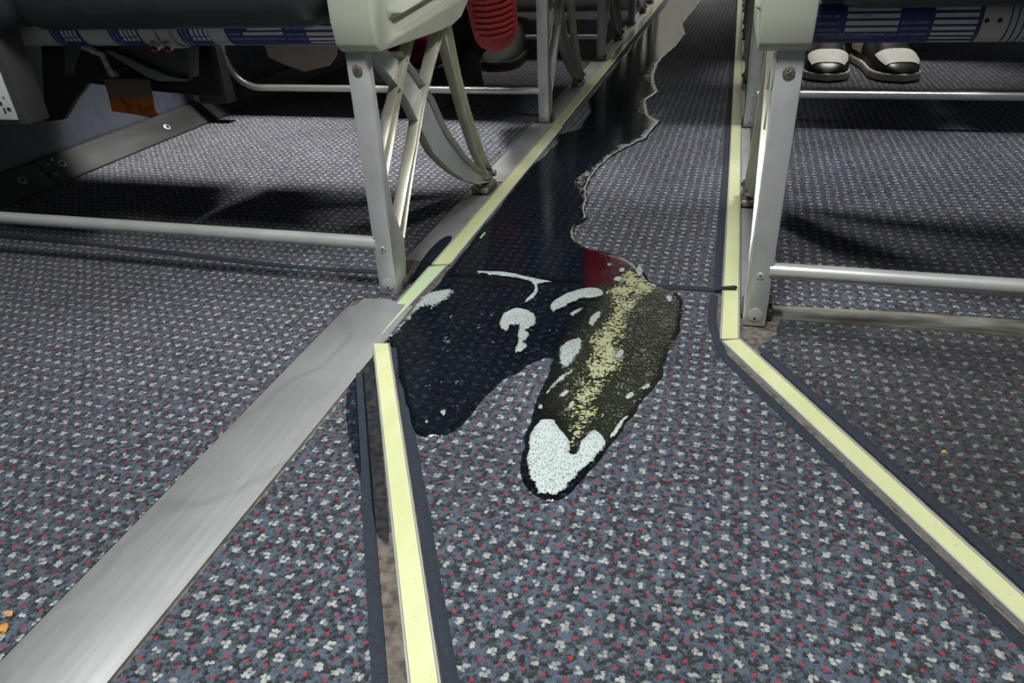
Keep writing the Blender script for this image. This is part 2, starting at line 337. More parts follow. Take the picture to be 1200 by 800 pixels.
def sheet(name, poly, mat, parent, z0, h, w, sx, sy, geo=0., rough=0., attrs=None, rseed=1):
    """a thin body of liquid, froth or painted reflection: flat middle, rounded rim, following a floor outline"""
    p = np.array(poly); x0, y0 = p.min(0) - sx; x1, y1 = p.max(0) + sx
    xs = np.arange(x0, x1 + sx, sx); ys = [y0]
    while ys[-1] < y1: ys.append(ys[-1] + max(sy, geo * ys[-1]))
    X, Y = np.meshgrid(xs, np.array(ys)); d, nx, ny = sdf(poly, X, Y); ins = d > 0
    Xf = np.where(ins, X, nx); Yf = np.where(ins, Y, ny); t = np.clip(np.where(ins, d, 0) / w, 0, 1)
    rng = np.random.RandomState(rseed)
    Zf = z0 + h * np.sqrt(1 - (1 - t) ** 2) + rough * (rng.rand(*X.shape) - .5) * t
    ny_, nx_ = X.shape; idx = -np.ones(X.shape, int); vs = []; fs = []; use = np.zeros(X.shape, bool)
    cell = ins[:-1, :-1] | ins[1:, :-1] | ins[:-1, 1:] | ins[1:, 1:]
    use[:-1, :-1] |= cell; use[1:, :-1] |= cell; use[:-1, 1:] |= cell; use[1:, 1:] |= cell
    jj, ii = np.nonzero(use); idx[jj, ii] = np.arange(len(jj))
    vs = list(zip(Xf[jj, ii].tolist(), Yf[jj, ii].tolist(), Zf[jj, ii].tolist()))
    for j, i in zip(*np.nonzero(cell)): fs.append((int(idx[j, i]), int(idx[j, i + 1]), int(idx[j + 1, i + 1]), int(idx[j + 1, i])))
    o = obj(name, (vs, [], fs), mat, parent, smooth=True, auto=False); me = o.data
    def put(nm, arr):
        a = me.attributes.new(nm, 'FLOAT', 'POINT'); a.data.foreach_set('value', np.asarray(arr, 'f'))
    put('edge', t[jj, ii])
    for nm, (pl, soft) in (attrs or {}).items():
        dd, _, _ = sdf(pl, Xf[jj, ii], Yf[jj, ii]); put(nm, np.clip(dd / soft + .5, 0, 1))
    return o
def disc(c, n, r, t, seg=20, bev=None):
    """short cylinder centred at c, axis n"""
    n = Vector(n).normalized(); c = Vector(c)
    return tube([c - n * t, c + n * t * .7, c + n * t], [r, r, r * .88], seg)
def place(bm, mat4):
    bmesh.ops.transform(bm, matrix=mat4, verts=bm.verts); return bm

POOL=[(-0.1616,4.3501),(-0.1979,3.4457),(-0.1687,3.1541),(-0.1898,2.7952),(-0.2165,2.5171),(-0.2067,2.2846),(-0.172,2.0998),(-0.1952,1.9949),(-0.1722,1.8396),(-0.1364,1.7842),(-0.155,1.6248),(-0.1859,1.5478),(-0.2036,1.5078),(-0.2231,1.3892),(-0.2261,1.3107),(-0.2129,1.2188),(-0.2076,1.1642),(-0.1964,1.126),(-0.214,1.0854),(-0.1981,1.0381),(-0.173,1.0088),(-0.1328,0.9963),(-0.1029,0.9766),(-0.0836,0.9447),(-0.0679,0.9061),(-0.0385,0.8905),(-0.0258,0.8653),(-0.0238,0.8189),(-0.0258,0.7755),(-0.0298,0.7387),(-0.0324,0.701),(-0.0393,0.6568),(-0.0515,0.6303),(-0.0569,0.6034),(-0.0656,0.5676),(-0.078,0.5271),(-0.0885,0.4971),(-0.0994,0.471),(-0.1141,0.4623),(-0.1306,0.4674),(-0.1429,0.4853),(-0.1489,0.5246),(-0.1546,0.5642),(-0.157,0.5993),(-0.1585,0.6326),(-0.159,0.6723),(-0.1587,0.702),(-0.1783,0.6831),(-0.1946,0.6545),(-0.2083,0.6175),(-0.2159,0.5841),(-0.2194,0.5579),(-0.2294,0.5372),(-0.2477,0.5264),(-0.2671,0.5321),(-0.2901,0.5657),(-0.321,0.6256),(-0.3542,0.6836),(-0.3676,0.6913),(-0.3634,0.7373),(-0.3596,0.8173),(-0.3596,0.8854),(-0.3586,1.0443),(-0.3572,1.249),(-0.3605,1.3774),(-0.3514,1.4419),(-0.3393,1.5778),(-0.3626,1.6321),(-0.314,1.6968),(-0.3204,1.872),(-0.3486,1.9949),(-0.3471,2.4707),(-0.3401,3.4305),(-0.3272,4.3781)]
YELLOW_REFLECTION=[(-0.1099,0.9416),(-0.1004,0.9614),(-0.0839,0.9215),(-0.0595,0.8925),(-0.0696,0.8735),(-0.0842,0.8295),(-0.0879,0.8058),(-0.085,0.7736),(-0.0827,0.7188),(-0.0763,0.6923),(-0.0756,0.6662),(-0.0789,0.6406),(-0.0858,0.6727),(-0.0906,0.6318),(-0.0921,0.5976),(-0.0954,0.5766),(-0.1035,0.5474),(-0.105,0.534),(-0.1119,0.5483),(-0.1162,0.561),(-0.1172,0.5835),(-0.1219,0.6159),(-0.1184,0.6457),(-0.1185,0.6662),(-0.1087,0.6427),(-0.1239,0.7013),(-0.1258,0.7399),(-0.121,0.7721),(-0.1159,0.8063),(-0.1158,0.8416),(-0.1268,0.8676),(-0.1177,0.892)]
WET=[(-0.3706,0.6684),(-0.3376,0.6048),(-0.3008,0.5335),(-0.2649,0.4623),(-0.2391,0.4123),(-0.2274,0.3852),(-0.2424,0.3934),(-0.2644,0.4226),(-0.2992,0.4732),(-0.3392,0.5328),(-0.3666,0.5904),(-0.3728,0.6335)]
PLATEWET=[(-0.4001,0.8501),(-0.4125,0.9561),(-0.407,1.0257),(-0.3883,1.0215),(-0.3882,0.9099),(-0.3908,0.8462)]
RED_REFLECTION=[(-0.179,1.0062),(-0.1515,0.9947),(-0.1278,0.9831),(-0.1107,0.9708),(-0.1099,0.9416),(-0.1181,0.8952),(-0.1386,0.8784),(-0.1551,0.882)]
OLIVE=[(-0.1389,0.8803),(-0.0912,0.91),(-0.0616,0.8993),(-0.0216,0.8834),(-0.0188,0.7605),(-0.0376,0.649),(-0.0687,0.5548),(-0.0957,0.5233),(-0.1162,0.5447),(-0.1479,0.6105),(-0.1486,0.678),(-0.1455,0.7361),(-0.1368,0.8024)]
FOAMS=[[(-0.3653,0.8163),(-0.3501,0.8347),(-0.327,0.8428),(-0.3204,0.813),(-0.3298,0.789),(-0.3347,0.7738),(-0.3485,0.782),(-0.3506,0.7603),(-0.3534,0.7325),(-0.3541,0.7096),(-0.364,0.6858),(-0.3696,0.6909),(-0.3661,0.7301),(-0.3651,0.7789)],
 [(-0.2448,0.7754),(-0.2343,0.7983),(-0.2181,0.8012),(-0.1989,0.784),(-0.1943,0.7582),(-0.2035,0.7436),(-0.1952,0.7421),(-0.1945,0.7267),(-0.2028,0.716),(-0.1895,0.7126),(-0.1991,0.6903),(-0.2071,0.6916),(-0.205,0.7126),(-0.2126,0.7356),(-0.2136,0.7578),(-0.226,0.7555),(-0.2249,0.7396),(-0.2326,0.7381),(-0.2419,0.7558)],
 [(-0.3211,0.8964),(-0.2883,0.9012),(-0.2654,0.9001),(-0.2414,0.8933),(-0.2249,0.8854),(-0.192,0.8831),(-0.2216,0.8746),(-0.2114,0.8543),(-0.2119,0.8315),(-0.2209,0.8122),(-0.2275,0.8153),(-0.2205,0.8412),(-0.2235,0.8679),(-0.238,0.8798),(-0.2654,0.8866),(-0.2995,0.8882)],
 [(-0.1905,0.8099),(-0.1847,0.8352),(-0.1713,0.8532),(-0.1548,0.8723),(-0.138,0.8753),(-0.124,0.8586),(-0.1355,0.8429),(-0.1522,0.8423),(-0.1584,0.8308),(-0.169,0.8139),(-0.1779,0.8034),(-0.1808,0.7913)],
 [(-0.1641,0.7962),(-0.1528,0.8157),(-0.1434,0.8245),(-0.1475,0.805),(-0.1551,0.7921)],
 [(-0.1353,0.7792),(-0.1348,0.7943),(-0.132,0.8061),(-0.1229,0.8165),(-0.1194,0.7999),(-0.1232,0.7853),(-0.1264,0.77)],
 [(-0.1547,0.6952),(-0.1572,0.7188),(-0.1504,0.7352),(-0.137,0.7454),(-0.1307,0.739),(-0.1276,0.7148),(-0.1301,0.6954),(-0.1361,0.6759),(-0.1435,0.6656),(-0.1509,0.6775)],
 [(-0.1525,0.6256),(-0.1468,0.6476),(-0.1373,0.6703),(-0.1249,0.6804),(-0.1321,0.6583),(-0.1414,0.6353),(-0.1478,0.6205)],
 [(-0.1376,0.6186),(-0.132,0.6326),(-0.1255,0.6311),(-0.1285,0.6177)],
 [(-0.1238,0.9098),(-0.1158,0.9194),(-0.1071,0.9141),(-0.1082,0.9003),(-0.1192,0.8984)],
 [(-0.1205,0.9383),(-0.1161,0.9477),(-0.1099,0.9459),(-0.109,0.9346),(-0.1148,0.9294)],
 [(-0.0968,0.9438),(-0.0943,0.9602),(-0.086,0.9529),(-0.0831,0.9321),(-0.0869,0.9224),(-0.0937,0.9302)],
 [(-0.0732,0.8966),(-0.0679,0.9055),(-0.0578,0.8948),(-0.0649,0.8896)],
 [(-0.1408,0.953),(-0.1337,0.9601),(-0.1269,0.9554),(-0.1319,0.9486)],
 [(-0.0912,0.7068),(-0.09,0.7183),(-0.0864,0.7277),(-0.0805,0.724),(-0.081,0.7097),(-0.0872,0.702)],
 [(-0.0487,0.8735),(-0.0385,0.8728),(-0.0385,0.8485),(-0.0466,0.856)],
 [(-0.0699,0.6336),(-0.0636,0.6437),(-0.0582,0.6388),(-0.0618,0.6294),(-0.0688,0.6236)],
 [(-0.1508,0.5455),(-0.1507,0.5622),(-0.148,0.5728),(-0.1405,0.5781),(-0.131,0.5749),(-0.123,0.5652),(-0.1146,0.5532),(-0.1093,0.5436),(-0.1055,0.5365),(-0.1038,0.5241),(-0.099,0.5327),(-0.0998,0.5456),(-0.0974,0.5595),(-0.091,0.5705),(-0.0836,0.5665),(-0.0742,0.5537),(-0.075,0.543),(-0.0788,0.527),(-0.0844,0.5135),(-0.0918,0.5023),(-0.0956,0.4898),(-0.0997,0.4798),(-0.1052,0.4697),(-0.1136,0.4668),(-0.1245,0.4677),(-0.1328,0.4794),(-0.1376,0.4923),(-0.1436,0.508),(-0.1472,0.5276)],
 [(-0.0754,0.5615),(-0.0717,0.576),(-0.0688,0.5907),(-0.0633,0.6006),(-0.0597,0.5985),(-0.0644,0.5831),(-0.0674,0.5686),(-0.0717,0.5587)],
 [(-0.1243,0.5993),(-0.123,0.6125),(-0.1178,0.6151),(-0.1158,0.6047),(-0.1197,0.5958)],
 [(-0.0707,0.6295),(-0.0653,0.6424),(-0.0571,0.637),(-0.0616,0.6276),(-0.0685,0.6262)],
 [(-0.0575,0.6492),(-0.0495,0.6603),(-0.045,0.6646),(-0.0446,0.6518),(-0.0516,0.6471)],
 [(-0.1545,0.5977),(-0.1518,0.6041),(-0.1472,0.5982),(-0.1481,0.5899),(-0.1526,0.592)],
 [(-0.1381,0.6182),(-0.134,0.631),(-0.127,0.6347),(-0.1287,0.6249),(-0.1345,0.6158)],
 [(-0.1526,0.6217),(-0.1465,0.6374),(-0.1454,0.6264),(-0.1497,0.6184)],
 [(-0.0885,0.5948),(-0.0871,0.601),(-0.0846,0.5997),(-0.0836,0.59),(-0.0866,0.585)],
 [(-0.2522,0.5687),(-0.2449,0.5735),(-0.2401,0.5654),(-0.2437,0.5584)],
 [(-0.2617,0.5497),(-0.2548,0.5525),(-0.2535,0.5419)],
 [(-0.3495,1.0189),(-0.3477,1.0497),(-0.3422,1.0396),(-0.3435,1.0129)]]
LOBE=[(-0.1687,0.702),(-0.1983,0.6609),(-0.2195,0.5895),(-0.233,0.5449),(-0.2609,0.5348),(-0.2943,0.5805),(-0.3317,0.651),(-0.3508,0.707),(-0.3591,0.8491),(-0.3006,0.8595),(-0.2054,0.8632),(-0.1581,0.8588),(-0.1494,0.7561)]
SHROUD=[(-1.1076,0.2861),(-0.7822,0.2847),(-0.783,0.2044),(-0.8169,0.204),(-0.9168,0.211),(-1.038,0.2222),(-1.0807,0.192),(-1.1184,0.1593),(-1.1573,0.1555)]
UBOX=[(-0.9121,0.2942),(-0.7643,0.2936),(-0.7791,0.245),(-0.8239,0.2434),(-0.8436,0.2496)]
UBOX_LIP=[(-0.9108,0.2864),(-0.8951,0.2864),(-0.8086,0.2507),(-0.7752,0.2459),(-0.7759,0.2435),(-0.8264,0.2431),(-0.846,0.2492)]
TAG=[(-0.9681,0.236),(-0.9213,0.2376),(-0.8796,0.2366),(-0.8831,0.2077),(-0.8858,0.1902),(-0.8824,0.1807),(-0.8971,0.1764),(-0.9252,0.1813),(-0.9706,0.186),(-0.9679,0.2106)]
FLAP=[(-0.811,0.2593),(-0.6631,0.2586),(-0.6711,0.2331),(-0.6875,0.2172),(-0.7392,0.2067),(-0.7751,0.2184),(-0.8071,0.2316)]
CRUMBS=[((-0.4746,0.2446),0.0045,'orange crumb cluster at the left edge beside the metal plate'),((-0.4813,0.2571),0.003,'smaller orange crumb above the crumb at the left edge'),((0.2238,0.6043),0.0022,'orange crumb on the soiled right carpet'),((0.2331,0.6608),0.0012,'tiny orange crumb farther back on the soiled right carpet')]


# ---------------------------------------------------------------- the setting
o = obj('floor', box(-1.6, 1.3, -.9, 6.2, -.05, -.0014), M_SUB); tag(o, kind='structure')
wl = obj('wall_left', prism([(-1.345, -.006), (-1.345, .05), (-1.40, .45), (-1.40, 1.2), (-1.30, 1.7), (-1.34, 1.7), (-1.46, 1.2), (-1.46, -.006)], 'y', -.9, 6.2), M_PANEL); tag(wl, kind='structure')
br = empty('baseboard_left'); tag(br, kind='structure')
for a, b in ((-.9, 1.155), (1.158, 2.6), (2.603, 6.2)):
    obj('rail_section', prism([(-1.289, -.006), (-1.289, .004), (-1.334, .046), (-1.342, .046), (-1.342, -.006)], 'y', a, b, .0015), M_RAIL, br)
sl = Vector((.68, 0, .73)).normalized()
for yy, q in ((1.10, .55), (1.205, .6), (1.53, .45)):
    c = Vector((-1.289 - .045 * q, yy, .004 + .042 * q))
    obj('washer', disc(c, sl, .0085, .0015), M_ALU, br, True); obj('screw', disc(c + sl * .002, sl, .0045, .0012), M_DARKMET, br, True)
for yy, q in ((1.172, .35), (1.178, .75), (1.195, .85)):
    obj('rivet', disc(Vector((-1.289 - .045 * q, yy, .004 + .042 * q)), sl, .0028, .001, 10), M_ALU, br, True)

wb = obj('wall_back_added', box(-1.46, 1.3, 6.2, 6.26, -.0014, 2.3), M_ADDED_WALL); tag(wb, kind='structure')  # unseen wall added so the spill has something to reflect
# carpets, each a fitted piece with bound edges
def carpet(poly, mat, label, binds=()):
    t = empty('carpet'); tag(t, label, 'carpet')
    obj('pile', prism(poly, 'z', -.0014, 0), mat, t)
    for b_ in binds: obj('edge_binding', strip_along(densify(b_, .01, False), .011, .0022), M_BIND, t, True)
    return t
nl = lambda s, off: None
LA, LB = Vector((-.3765, .6813)), Vector((-.1657, .274))       # near left path strip, left edge
LC, LD = Vector((-.3561, .6853)), Vector((-.1440, .2792))      # right edge
RA, RB = Vector((.0244, .7649)), Vector((.2341, .4112))        # near right path strip, aisle edge
RC, RD = Vector((.0461, .7730)), Vector((.2419, .4391))
def ext(a, b, s, off):
    d = (b - a); n = Vector((-d.y, d.x)).normalized(); p = a + d * s + n * off; return (p.x, p.y)
carpet([ext(LC, LD, -.0, .008), ext(LC, LD, 1.75, .008), ext(RA, RB, 2.2, -.008), ext(RA, RB, .04, -.010), (.014, .80), (.014, .893), (-.1402, .885), (-.2591, .883), (-.352, .874), (-.352, .70)], M_CARPET,
       'patterned aisle carpet in front of the seam, under the tip of the spill', [[ext(LC, LD, .02, .0065), ext(LC, LD, 1.7, .0065)], [(.012, .885), (.012, .815), (.016, .79), ext(RA, RB, .06, -.012), ext(RA, RB, 2.1, -.008)]])
carpet([(-.354, .884), (-.2591, .892), (-.1402, .894), (.0195, .902), (.0195, 6.1), (-.354, 6.1)], M_CARPET,
       'long aisle carpet behind the seam, running back between the seats', [[(.0155, .905), (.0155, 6.0)], [(-.3495, .887), (-.2591, .8945), (-.1402, .897), (.014, .904)]])
carpet([(-1.289, -.8), (-.455, -.8), (-.455, .79), (-.43, .80), (-.40, .80), (-.39, .868), (-.4724, .868), (-.6542, .867), (-.8143, .879), (-.9865, .889), (-1.289, .895)], M_CARPET_L,
       'patterned carpet left of the wide metal plate, nearest the camera')
carpet([ext(LA, LB, .135, -.016), ext(LA, LB, 1.9, -.016), (-.363, -.15)], M_CARPET_L,
       'wedge of patterned carpet between the metal plate and the yellow strip', [[ext(LA, LB, .13, -.0185), ext(LA, LB, 1.85, -.0185)]])
carpet([(-.438, .884), (-.4724, .878), (-.6542, .877), (-.8143, .889), (-.9865, .899), (-1.289, .906), (-1.289, 6.1), (-.438, 6.1)], M_CARPET_L,
       'patterned carpet under the left row of seats', [[(-.438, .881), (-.4724, .8775), (-.56, .874), (-.6542, .8765), (-.8143, .8875), (-.9865, .898), (-1.289, .904)]])
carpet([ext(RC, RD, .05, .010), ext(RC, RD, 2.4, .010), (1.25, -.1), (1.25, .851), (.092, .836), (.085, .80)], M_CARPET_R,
       'soiled carpet with painted shade right of the slanted yellow strip', [[ext(RC, RD, .08, .012), ext(RC, RD, 2.3, .012)]])
carpet([(.066, .885), (.094, .873), (.2372, .884), (1.25, .905), (1.25, 6.1), (.066, 6.1)], M_CARPET,
       'patterned carpet under the right row of seats')
tj = obj('trim_1', prism([(.075, .837), (.2, .844), (1.25, .851), (1.25, .905), (.2372, .8845), (.094, .873), (.075, .872)], 'z', -.0014, -.0006), M_GROOVE); tag(tj, kind='structure')

# seat-track covers
def arc_plate(x0, x1, y0, y1, z, crown, name='track_cover', skew=0.):
    bm = bmesh.new(); n = 14; rows = []
    for y, sk in ((y0, 0), (y1, skew)):
        rows.append([bm.verts.new((x0 + (x1 - x0) * i / n, y + sk * (i / n - .5), z + crown * (1 - (2 * i / n - 1) ** 2))) for i in range(n + 1)])
    for i in range(n): bm.faces.new((rows[0][i], rows[0][i + 1], rows[1][i + 1], rows[1][i]))
    r = bmesh.ops.extrude_face_region(bm, geom=bm.faces[:])
    for v in r['geom']:
        if isinstance(v, bmesh.types.BMVert): v.co.z = -.0014
    return bm
o = obj('track_cover', arc_plate(-.4525, -.3655, -.2, .775, .0015, .005, skew=.02), M_PLATE, smooth=True)
tag(o, 'wide brushed metal floor plate running down to the lower left corner', 'metal plate')
o = obj('track_cover', prism([(-.4525 + .012, .772), (-.388, .700), (-.379, .69), (-.3725, .684), (-.3665, .66), (-.3655, .775), (-.405, .797), (-.4405, .792)], 'z', -.0014, .0022), M_PLATE)
tag(o, 'flat end tongue of metal plate beside the first left seat foot', 'metal plate')
for a, b, lb in ((.925, 1.215, 'grey metal track cover between the two feet of the first left seat'), (1.30, 1.735, 'grey metal track cover behind the first left seat, before the second seat'), (1.79, 2.55, 'grey metal track cover beneath the second left seat'), (2.6, 5.9, 'long grey metal track cover under the farthest left seats')):
    o = obj('track_cover', prism([(-.436, a + .0), (-.388, a - .0), (-.388, b), (-.436, b)], 'z', -.0014, .0012, .0006), M_PLATE); tag(o, lb, 'metal plate')
for a, b, lb in ((.86, 1.215, 'narrow grey track cover beside the first right seat leg'), (1.30, 1.735, 'narrow grey track cover between first and second right seats'), (1.79, 5.9, 'narrow grey track cover running under the far right seats')):
    o = obj('track_cover', prism([(.0455, a), (.063, a), (.063, b), (.0455, b)], 'z', -.0014, .001, .0006), M_PLATE); tag(o, lb, 'metal plate')

# glowing path strips
def path_strip(quad, label, mat=M_GLOW, top=.0035):
    """quad: left-near, right-near, right-far, left-far"""
    q = [Vector((*p, 0)) for p in quad]
    def inner(f0, f1): return [tuple((q[0].lerp(q[1], f0)).xy), tuple((q[0].lerp(q[1], f1)).xy), tuple((q[3].lerp(q[2], f1)).xy), tuple((q[3].lerp(q[2], f0)).xy)]
    t = empty('path_strip'); tag(t, label, 'floor strip', 'yellow floor path strips')
    obj('base', prism(inner(.02, .98), 'z', -.0014, .001), M_DARKMET, t)
    obj('side_rail', prism(inner(0, .075), 'z', -.0014, top + .0006, .0004), M_ALU, t); obj('side_rail', prism(inner(.925, 1), 'z', -.0014, top + .0006, .0004), M_ALU, t)
    obj('insert', prism(inner(.085, .915), 'z', .0008, top, .0005), mat, t)
xl0, xl1 = -.3875, -.3595; xr0, xr1 = .0225, .0445
path_strip([(-.3915, .672), (-.3745, .684), (xl1 - .003, .912), (xl0 - .001, .902)], 'greenish wet length of yellow strip beside the white froth', M_GLOWWET)
for a, b, s, lb in ((.9145, 1.70, .004, 'left aisle strip from the spill past the first rear seat foot'), (1.702, 2.60, .003, 'left aisle strip beside the second left seat'), (2.602, 4.0, .003, 'left aisle strip beside the third and fourth left seats'), (4.002, 6.0, .0, 'farthest length of the left aisle strip')):
    path_strip([(xl0, a - .004), (xl1, a + .004), (xl1 + s, b), (xl0 + s, b)], lb)
for a, b, lb in ((.770, 1.80, 'right aisle strip beside the first right seat leg'), (1.802, 3.2, 'right aisle strip beside the second right seat'), (3.202, 6.0, 'farthest length of the right aisle strip')):
    path_strip([(xr0, a), (xr1, a + (.004 if a < 1 else 0)), (xr1 + .0, b), (xr0, b)], lb)
path_strip([ext(LA, LB, 1.8, 0), ext(LC, LD, 1.8, 0), ext(LC, LD, 0, 0), ext(LA, LB, 0.0, 0)], 'near yellow strip running from the spill down to the bottom edge')
path_strip([ext(RA, RB, 2.3, 0), ext(RC, RD, 2.3, 0), ext(RC, RD, .0, 0), ext(RA, RB, .0, 0)], 'slanted yellow strip running to the lower right corner')

# ---------------------------------------------------------------- seats
POST = [(.812, 0), (.843, 0), (.853, .035), (.856, .065), (.836, .11), (.830, .15), (.829, .312), (.812, .312)]
STRUT1 = [(.826, .153), (.829, .19), (.869, .2308), (.883, .2415), (.9040, .2636), (.9358, .2872), (.95, .3), (.975, .312), (.972, .305), (.9608, .297), (.923, .265), (.8895, .2265)]
STRUT2 = [(.835, .075), (.8527, .0932), (.89, .135), (.9362, .1822), (.9581, .2103), (.9923, .2398), (1.05, .2903), (1.078, .312), (1.10, .312), (1.03, .26), (.984, .222), (.970, .208), (.923, .153), (.885, .105), (.856, .065)]
BRACE = [(.852, .312), (.893, .2963), (.9192, .2941), (.9618, .2635), (.9866, .242), (1.02, .2133), (1.0474, .1772), (1.07, .153), (1.1006, .128), (1.14, .096), (1.1877, .0657), (1.225, .045), (1.25, .036), (1.2582, .0121), (1.1867, .0316), (1.125, .059), (1.0695, .0897), (1.03, .116), (.9944, .1424), (.961, .1832), (.9269, .2289), (.9124, .2429), (.8752, .2732), (.828, .306)]
REAR = [(1.062, .312), (1.107, .312), (1.137, .226), (1.172, .1615), (1.225, .085), (1.275, .030), (1.255, .022), (1.195, .085), (1.15, .155), (1.118, .215), (1.09, .27), (1.075, .30)]
FAIR = [(.82, .430), (.82, .33), (1.0, .32), (1.10, .33), (1.15, .36), (1.175, .37), (1.20, .430)]
LEDGE = [(.795, .430), (.795, .345), (.801, .317), (.812, .310), (1.0, .3055), (1.06, .306), (1.10, .312), (1.14, .332), (1.165, .358), (1.15, .353), (1.10, .3465), (1.05, .341), (.95, .332), (.865, .324), (.85, .328), (.842, .342), (.838, .430)]
BY, BZ, BR = .875, .335, .026
def patch(x0, x1, a0, a1, r, n=10):
    bm = bmesh.new(); rows = []
    for k in range(n + 1):
        a = math.radians(a0 + (a1 - a0) * k / n)
        rows.append([bm.verts.new((x, BY - r * math.cos(a), BZ + r * math.sin(a))) for x in (x0, x1)])
    for k in range(n): bm.faces.new((rows[k][0], rows[k][1], rows[k + 1][1], rows[k + 1][0]))
    return bm
def ring(x0, x1, r):
    bm = bmesh.new(); rows = [[bm.verts.new((x, BY - rr * math.cos(2 * math.pi * k / 32), BZ + rr * math.sin(2 * math.pi * k / 32))) for k in range(32)] for x, rr in ((x0, r - .002), (x0, r), (x1, r), (x1, r - .002))]
    for i in range(3):
        for k in range(32): bm.faces.new((rows[i][k], rows[i][(k + 1) % 32], rows[i + 1][(k + 1) % 32], rows[i + 1][k]))
    return bm
def lettering(body, x0, x1, ang, size, mat, parent, rot=False):
    cu = bpy.data.curves.new('lettering', 'FONT'); cu.body = body; cu.size = size; cu.align_y = 'CENTER'; cu.resolution_u = 2
    t = bpy.data.objects.new('tmp_text', cu); COL.objects.link(t); dg = bpy.context.evaluated_depsgraph_get()
    me = bpy.data.meshes.new_from_object(t.evaluated_get(dg)); bpy.data.objects.remove(t); bpy.data.curves.remove(cu)
    if not len(me.vertices): return
    w = max(v.co.x for v in me.vertices); s = (x1 - x0) / w if x1 else 1.0; r = BR + .0012
    for v in me.vertices:
        if rot: x, s_ = x0 - v.co.y, v.co.x
        else: x, s_ = x0 + v.co.x * s, v.co.y
        a = math.radians(ang) + s_ / r; v.co = (x, BY - r * math.cos(a), BZ + r * math.sin(a))
    me.materials.append(mat); o = bpy.data.objects.new('lettering', me); COL.objects.link(o); o.parent = parent
    o.matrix_parent_inverse = Matrix.Translation(-Vector(parent.location)) if parent.type == 'EMPTY' else Matrix(); return o

